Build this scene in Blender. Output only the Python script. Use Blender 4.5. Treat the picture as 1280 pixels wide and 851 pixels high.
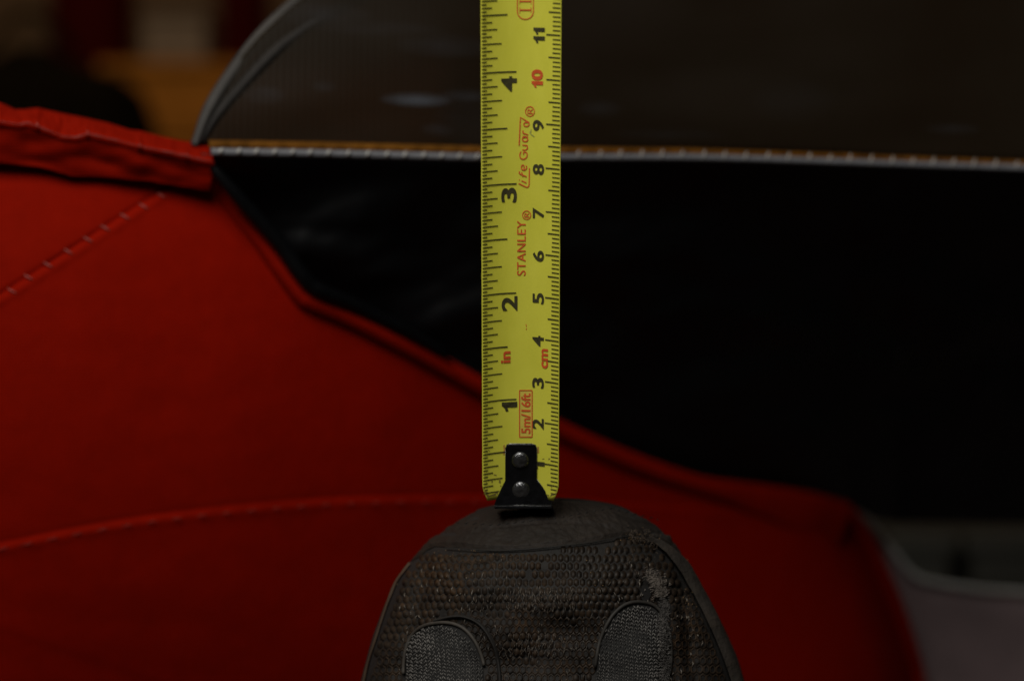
import bpy, bmesh, math, random
import numpy as np
from mathutils import Vector, noise
random.seed(4)
S = bpy.context.scene
for o in list(bpy.data.objects): bpy.data.objects.remove(o)
COL = S.collection

# ------------------------------------------------------------------ camera
F = 2712.0           # focal length in photo pixels
CZ = 0.300           # lens height above the floor (m)
cam_d = bpy.data.cameras.new('camera')
cam = bpy.data.objects.new('camera', cam_d); COL.objects.link(cam)
cam.location = (0, 0, CZ); cam.rotation_euler = (math.pi/2, 0, 0)
cam_d.lens = 50.0; cam_d.sensor_width = 50.0*1280/F
cam_d.clip_start = 0.01; cam_d.clip_end = 60
cam_d.dof.use_dof = True; cam_d.dof.focus_distance = 0.499; cam_d.dof.aperture_fstop = 4.6
cam_d.dof.aperture_blades = 7
S.camera = cam
# ------------------------------------------------------------------ light
W = bpy.data.worlds.new('World'); S.world = W; W.use_nodes = True
bg = W.node_tree.nodes['Background']
bg.inputs[0].default_value = (0.85, 0.80, 0.74, 1); bg.inputs[1].default_value = 0.02
def area(name, loc, target, size, power, col, sy=None):
    l = bpy.data.lights.new(name, 'AREA'); l.size = size; l.energy = power; l.color = col
    if sy: l.shape = 'RECTANGLE'; l.size_y = sy
    o = bpy.data.objects.new(name, l); COL.objects.link(o); o.location = loc
    o.rotation_euler = (Vector(target)-Vector(loc)).to_track_quat('-Z', 'Y').to_euler()
    return o
area('key_lamp', (-0.15, -0.02, 0.80), (0, 0.5, 0.33), 0.42, 4.9, (1.0, 0.97, 0.9))
area('background_fill', (-0.6, 1.1, 1.9), (-0.4, 2.1, 0.4), 0.5, 4.0, (1.0, 0.80, 0.58))  # unseen fill light added to brighten the blurred background
S.view_settings.view_transform = 'Standard'; S.view_settings.look = 'None'
S.view_settings.exposure = 0.0; S.view_settings.gamma = 1.0; S.view_settings.use_curve_mapping = False
S.render.engine = 'CYCLES'
S.cycles.use_denoising = True
try: S.cycles.denoiser = 'OPENIMAGEDENOISE'
except Exception: pass
S.cycles.max_bounces = 8; S.cycles.transparent_max_bounces = 12

# ------------------------------------------------------------------ helpers
def at(px, py, d):
    return ((px-640.0)/F*d, d, CZ-(py-425.5)/F*d)
def interp(x, pts):
    return float(np.interp(x, [p[0] for p in pts], [p[1] for p in pts]))
def obj(name, verts, faces, mat=None, parent=None, smooth=True, kind=None, uvs=None):
    me = bpy.data.meshes.new(name)
    me.from_pydata([tuple(v) for v in verts], [], faces)
    me.update()
    if smooth: me.polygons.foreach_set('use_smooth', [True]*len(me.polygons))
    if mat: me.materials.append(mat)
    o = bpy.data.objects.new(name, me); COL.objects.link(o)
    if parent: attach(o, parent)
    if kind: o['kind'] = kind
    return o
def attach(o, parent):
    o.parent = parent
    o.matrix_parent_inverse = Minv(parent)
def Minv(p):
    from mathutils import Matrix
    m = Matrix.Identity(4); q = p
    while q:
        m = Matrix.Translation(q.location) @ q.rotation_euler.to_matrix().to_4x4() @ Matrix.Diagonal((*q.scale, 1)) @ m if q is p else \
            Matrix.Translation(q.location) @ q.rotation_euler.to_matrix().to_4x4() @ m
        q = None
    return m.inverted()
def thing(name, label, cat, loc, group=None):
    o = bpy.data.objects.new(name, None); COL.objects.link(o); o.location = loc
    o.empty_display_size = 0.02
    o['label'] = label; o['category'] = cat
    if group: o['group'] = group
    return o
def grid(nu, nv, fn):
    vs = [fn(i/(nu-1), j/(nv-1)) for j in range(nv) for i in range(nu)]
    fs = [(j*nu+i, j*nu+i+1, (j+1)*nu+i+1, (j+1)*nu+i) for j in range(nv-1) for i in range(nu-1)]
    return vs, fs
def thicken(o, t, off=1.0):
    m = o.modifiers.new('thickness', 'SOLIDIFY'); m.thickness = t; m.offset = off
    return o
def tube(path, rad, n=10, closed_ends=True):
    P = [Vector(p) for p in path]; vs = []; fs = []
    for i, p in enumerate(P):
        t = (P[min(i+1, len(P)-1)]-P[max(i-1, 0)]).normalized()
        a = t.cross(Vector((0, 1, 0.01))).normalized(); b = t.cross(a).normalized()
        r = rad[i] if isinstance(rad, (list, tuple)) else rad
        for k in range(n):
            w = 2*math.pi*k/n
            vs.append(p+a*r*math.cos(w)+b*r*math.sin(w))
    for i in range(len(P)-1):
        for k in range(n):
            fs.append((i*n+k, i*n+(k+1) % n, (i+1)*n+(k+1) % n, (i+1)*n+k))
    if closed_ends:
        fs.append(tuple(range(n))[::-1]); fs.append(tuple((len(P)-1)*n+k for k in range(n)))
    return vs, fs
_sc = {}
def sinterp(x, pts):
    k = id(pts)
    if k not in _sc:
        P = np.array(pts, float); X = P[:, 0]; Y = P[:, 1]; h = np.diff(X); dl = np.diff(Y)/h
        m = np.zeros(len(X)); m[0] = dl[0]; m[-1] = dl[-1]
        for i in range(1, len(X)-1):
            m[i] = 0 if dl[i-1]*dl[i] <= 0 else 3*(h[i-1]+h[i])/((2*h[i]+h[i-1])/dl[i-1]+(h[i]+2*h[i-1])/dl[i])
        xs = np.linspace(X[0], X[-1], 1500); i = np.clip(np.searchsorted(X, xs)-1, 0, len(h)-1); t = (xs-X[i])/h[i]
        ys = (2*t**3-3*t**2+1)*Y[i]+(t**3-2*t**2+t)*h[i]*m[i]+(-2*t**3+3*t**2)*Y[i+1]+(t**3-t**2)*h[i]*m[i+1]
        _sc[k] = (xs, ys, pts)
    return float(np.interp(x, _sc[k][0], _sc[k][1]))
def spline(pts, n):
    """Catmull-Rom through points of any dimension"""
    P = np.array(pts, float); P = np.vstack([2*P[0]-P[1], P, 2*P[-1]-P[-2]]); m = len(P)-3; out = []
    for i in range(n):
        t = i/(n-1)*m; k = min(int(t), m-1); u = t-k
        a, b, c, d = P[k:k+4]
        out.append(0.5*((2*b)+(-a+c)*u+(2*a-5*b+4*c-d)*u*u+(-a+3*b-3*c+d)*u**3))
    return out
def sstep(a, b, x):
    t = min(1, max(0, (x-a)/(b-a))); return t*t*(3-2*t)
def boxmesh(x0, x1, y0, y1, z0, z1):
    vs = [(x, y, z) for z in (z0, z1) for y in (y0, y1) for x in (x0, x1)]
    fs = [(0, 2, 3, 1), (4, 5, 7, 6), (0, 1, 5, 4), (2, 6, 7, 3), (0, 4, 6, 2), (1, 3, 7, 5)]
    return vs, fs
def bev(o, w=0.003, seg=3):
    m = o.modifiers.new('bevel', 'BEVEL'); m.width = w; m.segments = seg; m.limit_method = 'ANGLE'; return o

# ------------------------------------------------------------------ materials
class NT:
    def __init__(s, name):
        s.m = bpy.data.materials.new(name); s.m.use_nodes = True
        s.t = s.m.node_tree; s.b = s.t.nodes['Principled BSDF']; s.out = s.t.nodes['Material Output']
    def n(s, typ, **kw):
        x = s.t.nodes.new(typ)
        for k, v in kw.items(): setattr(x, k, v)
        return x
    def l(s, a, b): s.t.links.new(a, b)
    def coord(s, scale=(1, 1, 1)):
        tc = s.n('ShaderNodeTexCoord'); mp = s.n('ShaderNodeMapping'); mp.inputs['Scale'].default_value = scale
        s.l(tc.outputs['Object'], mp.inputs['Vector']); return mp.outputs['Vector']
    def noise(s, scale, detail=4, vec=None, rough=0.55):
        x = s.n('ShaderNodeTexNoise'); x.inputs['Scale'].default_value = scale
        x.inputs['Detail'].default_value = detail; x.inputs['Roughness'].default_value = rough
        s.l(vec if vec is not None else s.coord(), x.inputs['Vector']); return x.outputs['Fac']
    def ramp(s, fac, stops):
        r = s.n('ShaderNodeValToRGB'); s.l(fac, r.inputs[0]); e = r.color_ramp.elements
        while len(e) < len(stops): e.new(0.5)
        for i, (p, c) in enumerate(stops):
            e[i].position = p; e[i].color = (c, c, c, 1) if isinstance(c, (int, float)) else (*c, 1)
        return r.outputs['Color']
    def math(s, op, a, b=None):
        x = s.n('ShaderNodeMath', operation=op)
        for i, v in enumerate((a, b)):
            if v is None: continue
            if isinstance(v, (int, float)): x.inputs[i].default_value = v
            else: s.l(v, x.inputs[i])
        return x.outputs[0]
    def bump(s, h, strength, dist=0.001):
        x = s.n('ShaderNodeBump'); x.inputs['Strength'].default_value = strength
        x.inputs['Distance'].default_value = dist; s.l(h, x.inputs['Height'])
        s.l(x.outputs[0], s.b.inputs['Normal']); return x
def simple(name, col, rough=0.5, var=0.25, nscale=120, bump=0.0, bscale=900, metal=0, spec=0.5, sheen=0, coord=(1, 1, 1)):
    M = NT(name)
    c0 = tuple(c*(1-var) for c in col); c1 = tuple(min(1, c*(1+var)) for c in col)
    v = M.coord(coord)
    M.l(M.ramp(M.noise(nscale, 5, v), [(0.3, c0), (0.7, c1)]), M.b.inputs['Base Color'])
    M.b.inputs['Roughness'].default_value = rough; M.b.inputs['Metallic'].default_value = metal
    M.b.inputs['Specular IOR Level'].default_value = spec
    if sheen: M.b.inputs['Sheen Weight'].default_value = sheen
    if bump: M.bump(M.noise(bscale, 3, v), bump, 0.0006)
    return M.m
def red_cloth(name, col):
    M = NT(name)
    v = M.coord()
    a = M.noise(26, 4, v); b = M.noise(240, 4, v)
    f = M.math('ADD', M.math('MULTIPLY', a, 0.6), M.math('MULTIPLY', b, 0.4))
    M.l(M.ramp(f, [(0.3, tuple(c*0.86 for c in col)), (0.7, tuple(c*1.1 for c in col))]), M.b.inputs['Base Color'])
    M.b.inputs['Roughness'].default_value = 0.7; M.b.inputs['Specular IOR Level'].default_value = 0.02
    w1 = M.n('ShaderNodeTexWave', bands_direction='X'); w1.inputs['Scale'].default_value = 420; M.l(v, w1.inputs[0])
    w2 = M.n('ShaderNodeTexWave', bands_direction='Z'); w2.inputs['Scale'].default_value = 420; M.l(v, w2.inputs[0])
    h = M.math('ADD', M.math('ADD', w1.outputs['Fac'], w2.outputs['Fac']), M.math('MULTIPLY', M.noise(45, 3, v), 9.0))
    M.bump(h, 0.22, 0.0005)
    return M.m
m_red = red_cloth('red coated cloth', (0.225, 0.0050, 0.0004))
m_red2 = red_cloth('red cloth hem', (0.235, 0.0060, 0.0008))
m_pink = simple('pale red thread', (0.28, 0.045, 0.036), 0.6, 0.15)
m_redthread = simple('red thread', (0.225, 0.0050, 0.0006), 0.6, 0.15)
m_white = simple('white piping', (0.135, 0.135, 0.148), 0.55, 0.14, 300, 0.2)
m_thread = simple('pale thread', (0.40, 0.39, 0.37), 0.6, 0.1)
m_amber = simple('ochre reflection strip', (0.115, 0.044, 0.0045), 0.8, 0.35, 160, 0.4, spec=.08)  # ochre tone painted in for a reflection in the pane
m_rim = simple('grey clear vinyl edge', (0.055, 0.051, 0.048), 0.6, 0.25, 60, 0.1, spec=.15)
m_greycloth = simple('grey pink cloth', (0.155, 0.108, 0.112), 0.7, 0.12, 60)
def lining():
    M = NT('black coated lining'); v = M.coord()
    M.b.inputs['Base Color'].default_value = (0.0012, 0.0014, 0.0022, 1)
    M.l(M.ramp(M.noise(30, 3, v), [(0.3, 0.55), (0.7, 0.68)]), M.b.inputs['Roughness'])
    M.b.inputs['Specular IOR Level'].default_value = 0.3
    M.bump(M.noise(45, 2, v), 0.25, 0.002)
    return M.m
m_black = lining()
def windowmat():
    M = NT('scuffed clear vinyl'); v = M.coord()
    tr = M.n('ShaderNodeBsdfTransparent'); tr.inputs[0].default_value = (0.62, 0.50, 0.36, 1)
    base = M.ramp(M.noise(14, 4, v), [(0.3, (0.0125, 0.0075, 0.0032)), (0.7, (0.0190, 0.0140, 0.0086))])
    # scuffs: long flat smears of dried dirt at fixed places
    tc = M.n('ShaderNodeTexCoord')
    tot = None
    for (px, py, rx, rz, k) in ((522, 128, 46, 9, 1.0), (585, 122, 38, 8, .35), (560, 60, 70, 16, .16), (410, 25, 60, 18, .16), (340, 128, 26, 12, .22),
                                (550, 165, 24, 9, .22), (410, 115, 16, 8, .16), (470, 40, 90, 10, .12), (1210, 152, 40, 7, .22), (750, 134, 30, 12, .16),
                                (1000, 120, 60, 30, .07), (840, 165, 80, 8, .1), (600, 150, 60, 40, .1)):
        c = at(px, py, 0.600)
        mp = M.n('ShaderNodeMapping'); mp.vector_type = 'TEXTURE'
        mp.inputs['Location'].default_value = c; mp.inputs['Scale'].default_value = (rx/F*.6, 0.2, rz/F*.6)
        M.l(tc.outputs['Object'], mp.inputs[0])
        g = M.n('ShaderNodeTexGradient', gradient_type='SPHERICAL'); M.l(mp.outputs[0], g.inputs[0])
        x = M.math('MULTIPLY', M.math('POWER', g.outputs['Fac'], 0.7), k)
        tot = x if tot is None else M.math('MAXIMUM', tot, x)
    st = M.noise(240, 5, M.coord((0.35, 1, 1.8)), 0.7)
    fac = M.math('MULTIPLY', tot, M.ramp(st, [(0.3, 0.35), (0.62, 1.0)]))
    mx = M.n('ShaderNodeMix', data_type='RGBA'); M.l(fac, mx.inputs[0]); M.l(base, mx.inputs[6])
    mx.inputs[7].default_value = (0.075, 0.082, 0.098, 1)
    M.l(mx.outputs[2], M.b.inputs['Base Color'])
    M.b.inputs['Roughness'].default_value = 0.5; M.b.inputs['Specular IOR Level'].default_value = 0.08
    w1 = M.n('ShaderNodeTexWave', bands_direction='X'); w1.inputs['Scale'].default_value = 170; M.l(v, w1.inputs[0])
    w1.inputs['Distortion'].default_value = 0.6
    w2 = M.n('ShaderNodeTexWave', bands_direction='Z'); w2.inputs['Scale'].default_value = 200; M.l(v, w2.inputs[0])
    M.bump(M.math('ADD', w1.outputs['Fac'], M.math('MULTIPLY', w2.outputs['Fac'], 0.5)), 0.09, 0.0006)
    ms = M.n('ShaderNodeMixShader')
    M.l(M.math('MINIMUM', M.math('ADD', 0.66, M.math('MULTIPLY', fac, 0.34)), 1.0), ms.inputs[0])
    M.l(tr.outputs[0], ms.inputs[1]); M.l(M.b.outputs[0], ms.inputs[2]); M.l(ms.outputs[0], M.out.inputs[0])
    return M.m
m_window = windowmat()
def tapemat():
    M = NT('yellow lacquered steel'); v = M.coord()
    M.l(M.ramp(M.noise(160, 5, M.coord((1, 1, 0.25))), [(0.3, (0.60, 0.58, 0.052)), (0.7, (0.67, 0.645, 0.068))]), M.b.inputs['Base Color'])
    M.l(M.ramp(M.noise(400, 3, v), [(0.3, 0.42), (0.7, 0.55)]), M.b.inputs['Roughness'])
    M.b.inputs['Specular IOR Level'].default_value = 0.3
    M.bump(M.noise(1500, 2, v), 0.05, 0.0003)
    return M.m
m_tape = tapemat()
m_ink = simple('black print', (0.040, 0.036, 0.012), 0.55, 0.3, 900)
m_redink = simple('red print', (0.60, 0.085, 0.018), 0.55, 0.12, 900)
m_tint = simple('worn orange tint', (0.63, 0.50, 0.075), 0.55, 0.08, 900)
m_edge = simple('bare blade edge', (0.42, 0.42, 0.30), 0.4, 0.2, 600)
m_grime = simple('grime', (0.19, 0.15, 0.03), 0.7, 0.3, 900)
m_hook = simple('blackened steel', (0.004, 0.004, 0.005), 0.34, 0.5, 500, 0.2, 1500, metal=0.3, spec=.35)
m_rivet = simple('dark rivet steel', (0.12, 0.12, 0.125), 0.26, 0.5, 900, 0.3, 1800, metal=0.9)
m_base = simple('dark shoe textile', (0.0045, 0.0028, 0.0017), 0.8, 0.4, 150, 0.4)
def rubber(name, col, streak=True):
    M = NT(name)
    a = M.noise(70, 6, M.coord((0.35, 0.35, 2.2)), 0.65); b = M.noise(900, 4, M.coord()); c = M.noise(45, 3, M.coord())
    f = M.math('ADD', M.math('MULTIPLY', a, 0.55), M.math('ADD', M.math('MULTIPLY', b, 0.25), M.math('MULTIPLY', c, 0.2)))
    M.l(M.ramp(f, [(0.32, tuple(x*0.55 for x in col)), (0.5, col), (0.70, (col[0]*1.6, col[1]*1.42, col[2]*1.25))]), M.b.inputs['Base Color'])
    M.b.inputs['Roughness'].default_value = 0.72; M.b.inputs['Specular IOR Level'].default_value = 0.25
    M.bump(M.math('ADD', b, M.math('MULTIPLY', a, 2.0)), 0.55, 0.0006)
    return M.m
m_rubber = rubber('worn dark rubber', (0.0135, 0.0098, 0.0074))
m_rand = rubber('grey rubber edge', (0.030, 0.0245, 0.020))
m_sole = rubber('black sole rubber', (0.009, 0.008, 0.007))
def netmat():
    M = NT('dirty honeycomb mesh'); v = M.coord()
    n1 = M.noise(55, 4, v); n2 = M.noise(700, 3, v)
    n3 = M.noise(38, 3, M.coord((1, 1, 0.8)))
    c = M.ramp(n1, [(0.34, (0.009, 0.0056, 0.0034)), (0.50, (0.0185, 0.0122, 0.0078)), (0.66, (0.031, 0.0170, 0.0080))])
    mx = M.n('ShaderNodeMix', data_type='RGBA', blend_type='MULTIPLY'); mx.inputs[0].default_value = 1
    M.l(c, mx.inputs[6]); M.l(M.ramp(n2, [(0.3, 0.15), (0.72, 1.9)]), mx.inputs[7])
    M.l(mx.outputs[2], M.b.inputs['Base Color'])
    M.l(M.ramp(n3, [(0.4, 0.85), (0.62, 0.5)]), M.b.inputs['Roughness'])
    M.b.inputs['Specular IOR Level'].default_value = 0.16
    M.bump(n2, 0.5, 0.0003)
    return M.m
m_net = netmat()
m_knit = simple('grey knit yarn', (0.066, 0.061, 0.056), 0.7, 0.85, 330)
m_knitbase = simple('dark knit ground', (0.0035, 0.003, 0.0026), 0.85, 0.3, 300)
m_fluff = simple('pale frayed fibre', (0.115, 0.095, 0.08), 0.8, 0.35, 600)
m_fray = simple('grey frayed fibre', (0.045, 0.040, 0.036), 0.85, 0.4, 600)
m_grit = simple('sandy grit', (0.16, 0.095, 0.042), 0.6, 0.4, 900)
m_floor = simple('dark workshop floor', (0.045, 0.035, 0.028), 0.7, 0.3, 6)
m_wall = simple('dark brown wall', (0.17, 0.085, 0.028), 0.8, 0.3, 5)
m_wood = simple('amber wood', (0.42, 0.14, 0.012), 0.7, 0.25, 14, spec=.1, coord=(1, 1, 6))
m_tan = simple('pale carton', (0.22, 0.15, 0.085), 0.8, 0.1, 20)
m_bag = simple('black bag cloth', (0.008, 0.0045, 0.0012), 0.9, 0.3, 40, spec=.05)
m_redbox = simple('red painted tin', (0.055, 0.0014, 0.0004), 0.8, 0.15, 20, spec=.05)
m_bench = simple('bench timber', (0.05, 0.03, 0.018), 0.7, 0.3, 12)
m_bin = simple('dull grey bin plastic', (0.030, 0.028, 0.020), 0.6, 0.15, 20)

# ================================================================== SETTING
v, f = boxmesh(-3, 3, -1.5, 3.2, -0.05, 0.0)
o = obj('floor', v, f, m_floor, smooth=False); o['kind'] = 'structure'
v, f = boxmesh(-3, 3, 2.75, 2.85, 0.0, 2.4)
o = obj('wall', v, f, m_wall, smooth=False); o['kind'] = 'structure'

# workbench and the blurred things on it -----------------------------------
BT = 0.36
t = thing('workbench', 'dark timber workbench holding the blurred clutter behind the red canopy', 'workbench', (-0.25, 2.15, 0))
v, f = boxmesh(-1.15, 0.65, 1.80, 2.60, BT-0.035, BT); bev(obj('bench_top', v, f, m_bench, t, smooth=False))
for sx in (-1.1, 0.54):
    for sy in (1.84, 2.50):
        v, f = boxmesh(sx, sx+0.06, sy, sy+0.06, 0, BT-0.0352); bev(obj('leg', v, f, m_bench, t, smooth=False))
def zpy(py, d): return CZ-(py-425.5)/F*d
def xpx(px, d): return (px-640)/F*d
t = thing('wooden_box', 'amber wooden box out of focus just left of the clear window edge', 'box', (xpx(300, 1.98), 2.05, BT))
x0, x1 = xpx(128, 1.95), xpx(560, 1.95); zt = zpy(88, 1.95)
for k in range(3):
    za = BT+(zt-BT)*k/3; zb = BT+(zt-BT)*(k+1)/3-0.003
    v, f = boxmesh(x0, x1, 1.95, 1.965, za, zb); bev(obj('board', v, f, m_wood, t, smooth=False), .002)
    v, f = boxmesh(x0, x1, 2.235, 2.25, za, zb); bev(obj('board', v, f, m_wood, t, smooth=False), .002)
for xa in (x0, x1-0.015):
    v, f = boxmesh(xa+.0005, xa+0.0145, 1.9655, 2.2345, BT, zt-0.003); bev(obj('end_panel', v, f, m_wood, t, smooth=False), .002)
v, f = boxmesh(x0-0.004, x1+0.004, 1.945, 2.255, zt-0.002, zt+0.008); bev(obj('lid', v, f, m_wood, t, smooth=False), .002)
t = thing('carton', 'small pale tan carton standing on the amber wooden box', 'carton', (xpx(216, 2.0), 2.04, zt+0.008))
v, f = boxmesh(xpx(178, 2.0), xpx(258, 2.0), 2.0, 2.09, zt+0.008, zpy(24, 2.0)); bev(obj('body', v, f, m_tan, t, smooth=False), .004)
v, f = boxmesh(xpx(176, 2.0), xpx(260, 2.0), 1.996, 2.094, zpy(24, 2.0)+.0005, zpy(14, 2.0)); bev(obj('lid', v, f, m_tan, t, smooth=False), .003)
t = thing('tin', 'tall dark red tin standing behind the black bag', 'tin', (xpx(112, 2.3), 2.36, BT))
def cyl(cx, cy, r, z0, z1, n=28, prof=None):
    prof = prof or [(r, z0), (r, z1)]
    path = []; vs = []; fs = []
    for (rr, z) in prof:
        for k in range(n): vs.append((cx+rr*math.cos(2*math.pi*k/n), cy+rr*math.sin(2*math.pi*k/n), z))
    for i in range(len(prof)-1):
        for k in range(n): fs.append((i*n+k, i*n+(k+1) % n, (i+1)*n+(k+1) % n, (i+1)*n+k))
    fs.append(tuple(range(n))[::-1]); fs.append(tuple((len(prof)-1)*n+k for k in range(n)))
    return vs, fs
cx = xpx(116, 2.36); r = 52/F*2.36
v, f = cyl(cx, 2.36, r, BT, 0, prof=[(r*.97, BT), (r, BT+.005), (r, zpy(-60, 2.36)), (r*.95, zpy(-66, 2.36))]); obj('body', v, f, m_redbox, t)
v, f = cyl(cx, 2.36, r, 0, 0, prof=[(r*1.03, zpy(-66, 2.36)+.0003), (r*1.03, zpy(-80, 2.36)), (r*.9, zpy(-84, 2.36))]); obj('lid', v, f, m_redbox, t)
t = thing('bottle', 'narrow dark red bottle blurred beside the curved window edge', 'bottle', (xpx(305, 2.4), 2.4, BT))
cx = xpx(306, 2.42); r = 32/F*2.42
v, f = cyl(cx, 2.42, r, 0, 0, prof=[(r*.9, BT), (r, BT+.01), (r, zpy(-20, 2.42)), (r*.45, zpy(-60, 2.42)), (r*.4, zpy(-90, 2.42))]); obj('body', v, f, m_redbox, t)
v, f = cyl(cx, 2.42, r, 0, 0, prof=[(r*.48, zpy(-90, 2.42)+.0003), (r*.48, zpy(-108, 2.42))]); obj('cap', v, f, m_bag, t)
# black bag: lumpy closed sack + handle
t = thing('bag', 'black cloth bag slumped on the bench left of the amber box', 'bag', (xpx(20, 1.9), 1.9, BT))
vs, fs = [], []
nu, nv = 40, 22
cxb, cyb = xpx(20, 1.88), 1.93
hb = zpy(56, 1.9)-BT
for j in range(nv):
    tt = j/(nv-1); z = BT+hb*tt
    k = (1-abs(2*tt-0.9)**5*0.25)*(1-sstep(.82, 1.0, tt)*0.75)
    for i in range(nu):
        a = 2*math.pi*i/nu
        c, s_ = math.cos(a), math.sin(a)
        e = (abs(c)**3+abs(s_)**3)**(-1/3)
        w = 1+0.10*noise.noise(Vector((c*2, s_*2, tt*4)))
        vs.append((cxb+0.104*e*c*k*w, cyb+0.055*e*s_*k*w, z+0.006*noise.noise(Vector((c*3, s_*3, 7)))*tt))
for j in range(nv-1):
    for i in range(nu): fs.append((j*nu+i, j*nu+(i+1) % nu, (j+1)*nu+(i+1) % nu, (j+1)*nu+i))
fs.append(tuple(range(nu))[::-1]); fs.append(tuple((nv-1)*nu+i for i in range(nu)))
obj('body', vs, fs, m_bag, t)
v, f = tube([(cxb-.04+.08*i/14, cyb, BT+hb-.004+.035*math.sin(math.pi*i/14)) for i in range(15)], .004); obj('handle', v, f, m_bag, t)
# bins beyond the white panel, lower right
for k, (pa, pb, lb) in enumerate(((1120, 1190, 'dull grey plastic bin beyond the white-edged panel, left of the pair'),
                                  (1214, 1330, 'dull grey plastic bin beyond the white-edged panel, at the right frame edge'))):
    d = 1.30; xa, xb = xpx(pa, d), xpx(pb, d); z1 = zpy(668, d)
    t = thing('plastic_bin', lb, 'bin', ((xa+xb)/2, d+.06, 0), 'bins behind the canopy')
    vs = []; 
    for (z, g) in ((0.0, .006), (z1-.012, 0.0)):
        vs += [(xa+g, d+g, z), (xb-g, d+g, z), (xb-g, d+.14-g, z), (xa+g, d+.14-g, z)]
    bev(obj('body', vs, [(3, 2, 1, 0), (4, 5, 6, 7), (0, 1, 5, 4), (1, 2, 6, 5), (2, 3, 7, 6), (3, 0, 4, 7)], m_bin, t, smooth=False), .003)
    v, f = boxmesh(xa-.004, xb+.004, d-.004, d+.144, z1-.0117, z1); bev(obj('lid', v, f, m_bin, t, smooth=False), .003)

# ================================================================== RED CANOPY
canopy = thing('sewn_canopy', 'red cloth canopy with white-piped clear window and black lining behind the tape', 'canopy', (-0.02, 0.6, 0))
DP = [(-400, .552), (0, .556), (262, .575), (450, .600), (600, .630), (900, .700), (1050, .745), (1120, .775), (1160, .80), (1200, .83)]
def dpan(px, py):
    return sinterp(px, DP) + 0.006 + (0.030*((py-350)/500)**2*(1-.8*sstep(450, 1050, px)) if py > 350 else 0.004*((350-py)/150)**2)
EDGE = [(-400, 190), (0, 205), (255, 222), (266, 230), (289, 256), (318, 290), (345, 323), (375, 365), (400, 379), (440, 397), (506, 430), (600, 482), (700, 536), (790, 572), (880, 602), (1000, 634), (1062, 650), (1110, 700), (1200, 900)]
XR = [(600, 1045), (645, 1062), (700, 1096), (760, 1123), (820, 1143), (860, 1152), (1000, 1165), (2000, 1190)]
def xr(py): return sinterp(py, XR)
SEAM1 = [(-400, 560), (0, 372), (205, 240), (262, 205)]
SEAM2 = [(-400, 750), (-50, 690), (0, 681), (100, 661), (200, 645), (330, 631), (450, 623), (600, 621), (700, 625), (1200, 660)]
SEAM3 = [(-400, 650), (0, 785), (90, 815), (180, 845), (300, 885), (600, 960), (1200, 1020)]
def pan_disp(px, py):
    """forward relief of the sewn panels (m)"""
    s1 = interp(px, SEAM1); s2 = sinterp(px, SEAM2); s3 = sinterp(px, SEAM3)
    h = 0.0007*sstep(-1.5, 1.5, py-s1) if px < 262 else 0.0007
    h += 0.0005*sstep(-5, 4, py-s2)*sstep(1000, 500, px) + 0.00018*math.exp(-((py-s2-6)/5)**2)*(1+0.4*math.sin(px/5.6))
    h -= 0.00015*math.exp(-((py-s2+4)/4)**2)
    h += 0.00022*sstep(-9, 9, s3-py)*sstep(420, 120, px)
    h += 0.0016*noise.noise(Vector((px/260, py/240, 1.7)))+0.00022*noise.noise(Vector((px/60, py/42, 5.1)))
    if px < 262: h -= 0.0008*math.exp(-((py-s1+4)/2.6)**2); h += 0.0003*math.exp(-((py-s1-6)/5)**2)
    # puckers pulling at stitched seam 1
    d1 = abs(py-s1)
    if px < 262: h += 0.00012*math.exp(-(d1/11)**2)*math.cos((px)/24.5*2*math.pi)
    return h
NU, NV = 420, 330
def panfn(u, v):
    vv = v*0.86/0.82 if v < .82 else None
    px = -330+u*(1150+330)
    py = 0
    for _ in range(6):
        top = interp(px, EDGE)
        if v < .84: py = top+(860-top)*(v/.84) if top < 860 else 860
        else: py = 860+(v-.84)/.16*(1990-860)
        px = -330+u*(xr(py)+330)
    d = dpan(px, min(py, 1100))-pan_disp(px, py)
    # the far edge rolls away from the lens
    e = (xr(py)-px)
    if e < 60: d += 0.022*((60-e)/60)**2
    p = at(px, py, d)
    if py > 1500: p = (p[0], p[1], max(p[2], 0.0) if v < 1 else 0.0)
    return p
v, f = grid(NU, NV, panfn)
side = thicken(obj('side_panel', v, f, m_red, canopy), 0.0006, -1)
# stitched seam threads (each one a small thread loop)
def capsule(p, q, r, n=7):
    p, q = Vector(p), Vector(q); path = []; rad = []
    for i in range(7):
        t_ = i/6; path.append(p.lerp(q, t_)+Vector((0, -r*1.0*math.sin(math.pi*t_), 0))); rad.append(r*(0.35+0.65*math.sin(math.pi*t_)))
    return tube(path, rad, n)
ST = [(15, 363.6), (35.5, 346.5), (60, 331), (85.6, 314.5), (110, 299.4), (131.7, 285), (156, 270.8), (179.4, 258), (201.4, 244.4)]
for k in range(1, 9): ST.append((15-24*k, 363.6+16*k))
for (a, b) in ST:
    d = dpan(a, b)-pan_disp(a, b+7)-0.0005
    v, f = capsule(at(a-6, b-3.4, d), at(a+6, b+3.2, d), .00026)
    obj('stitch', v, f, m_pink, side)
k = -60
while k < 600:
    s2 = sinterp(k, SEAM2)
    d = dpan(k, s2)-pan_disp(k, s2+7)-0.0003
    v, f = capsule(at(k-9, sinterp(k-9, SEAM2)+6.0, d), at(k+9, sinterp(k+9, SEAM2)+5, d), .00015)
    obj('stitch', v, f, m_redthread, side); k += 31
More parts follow.
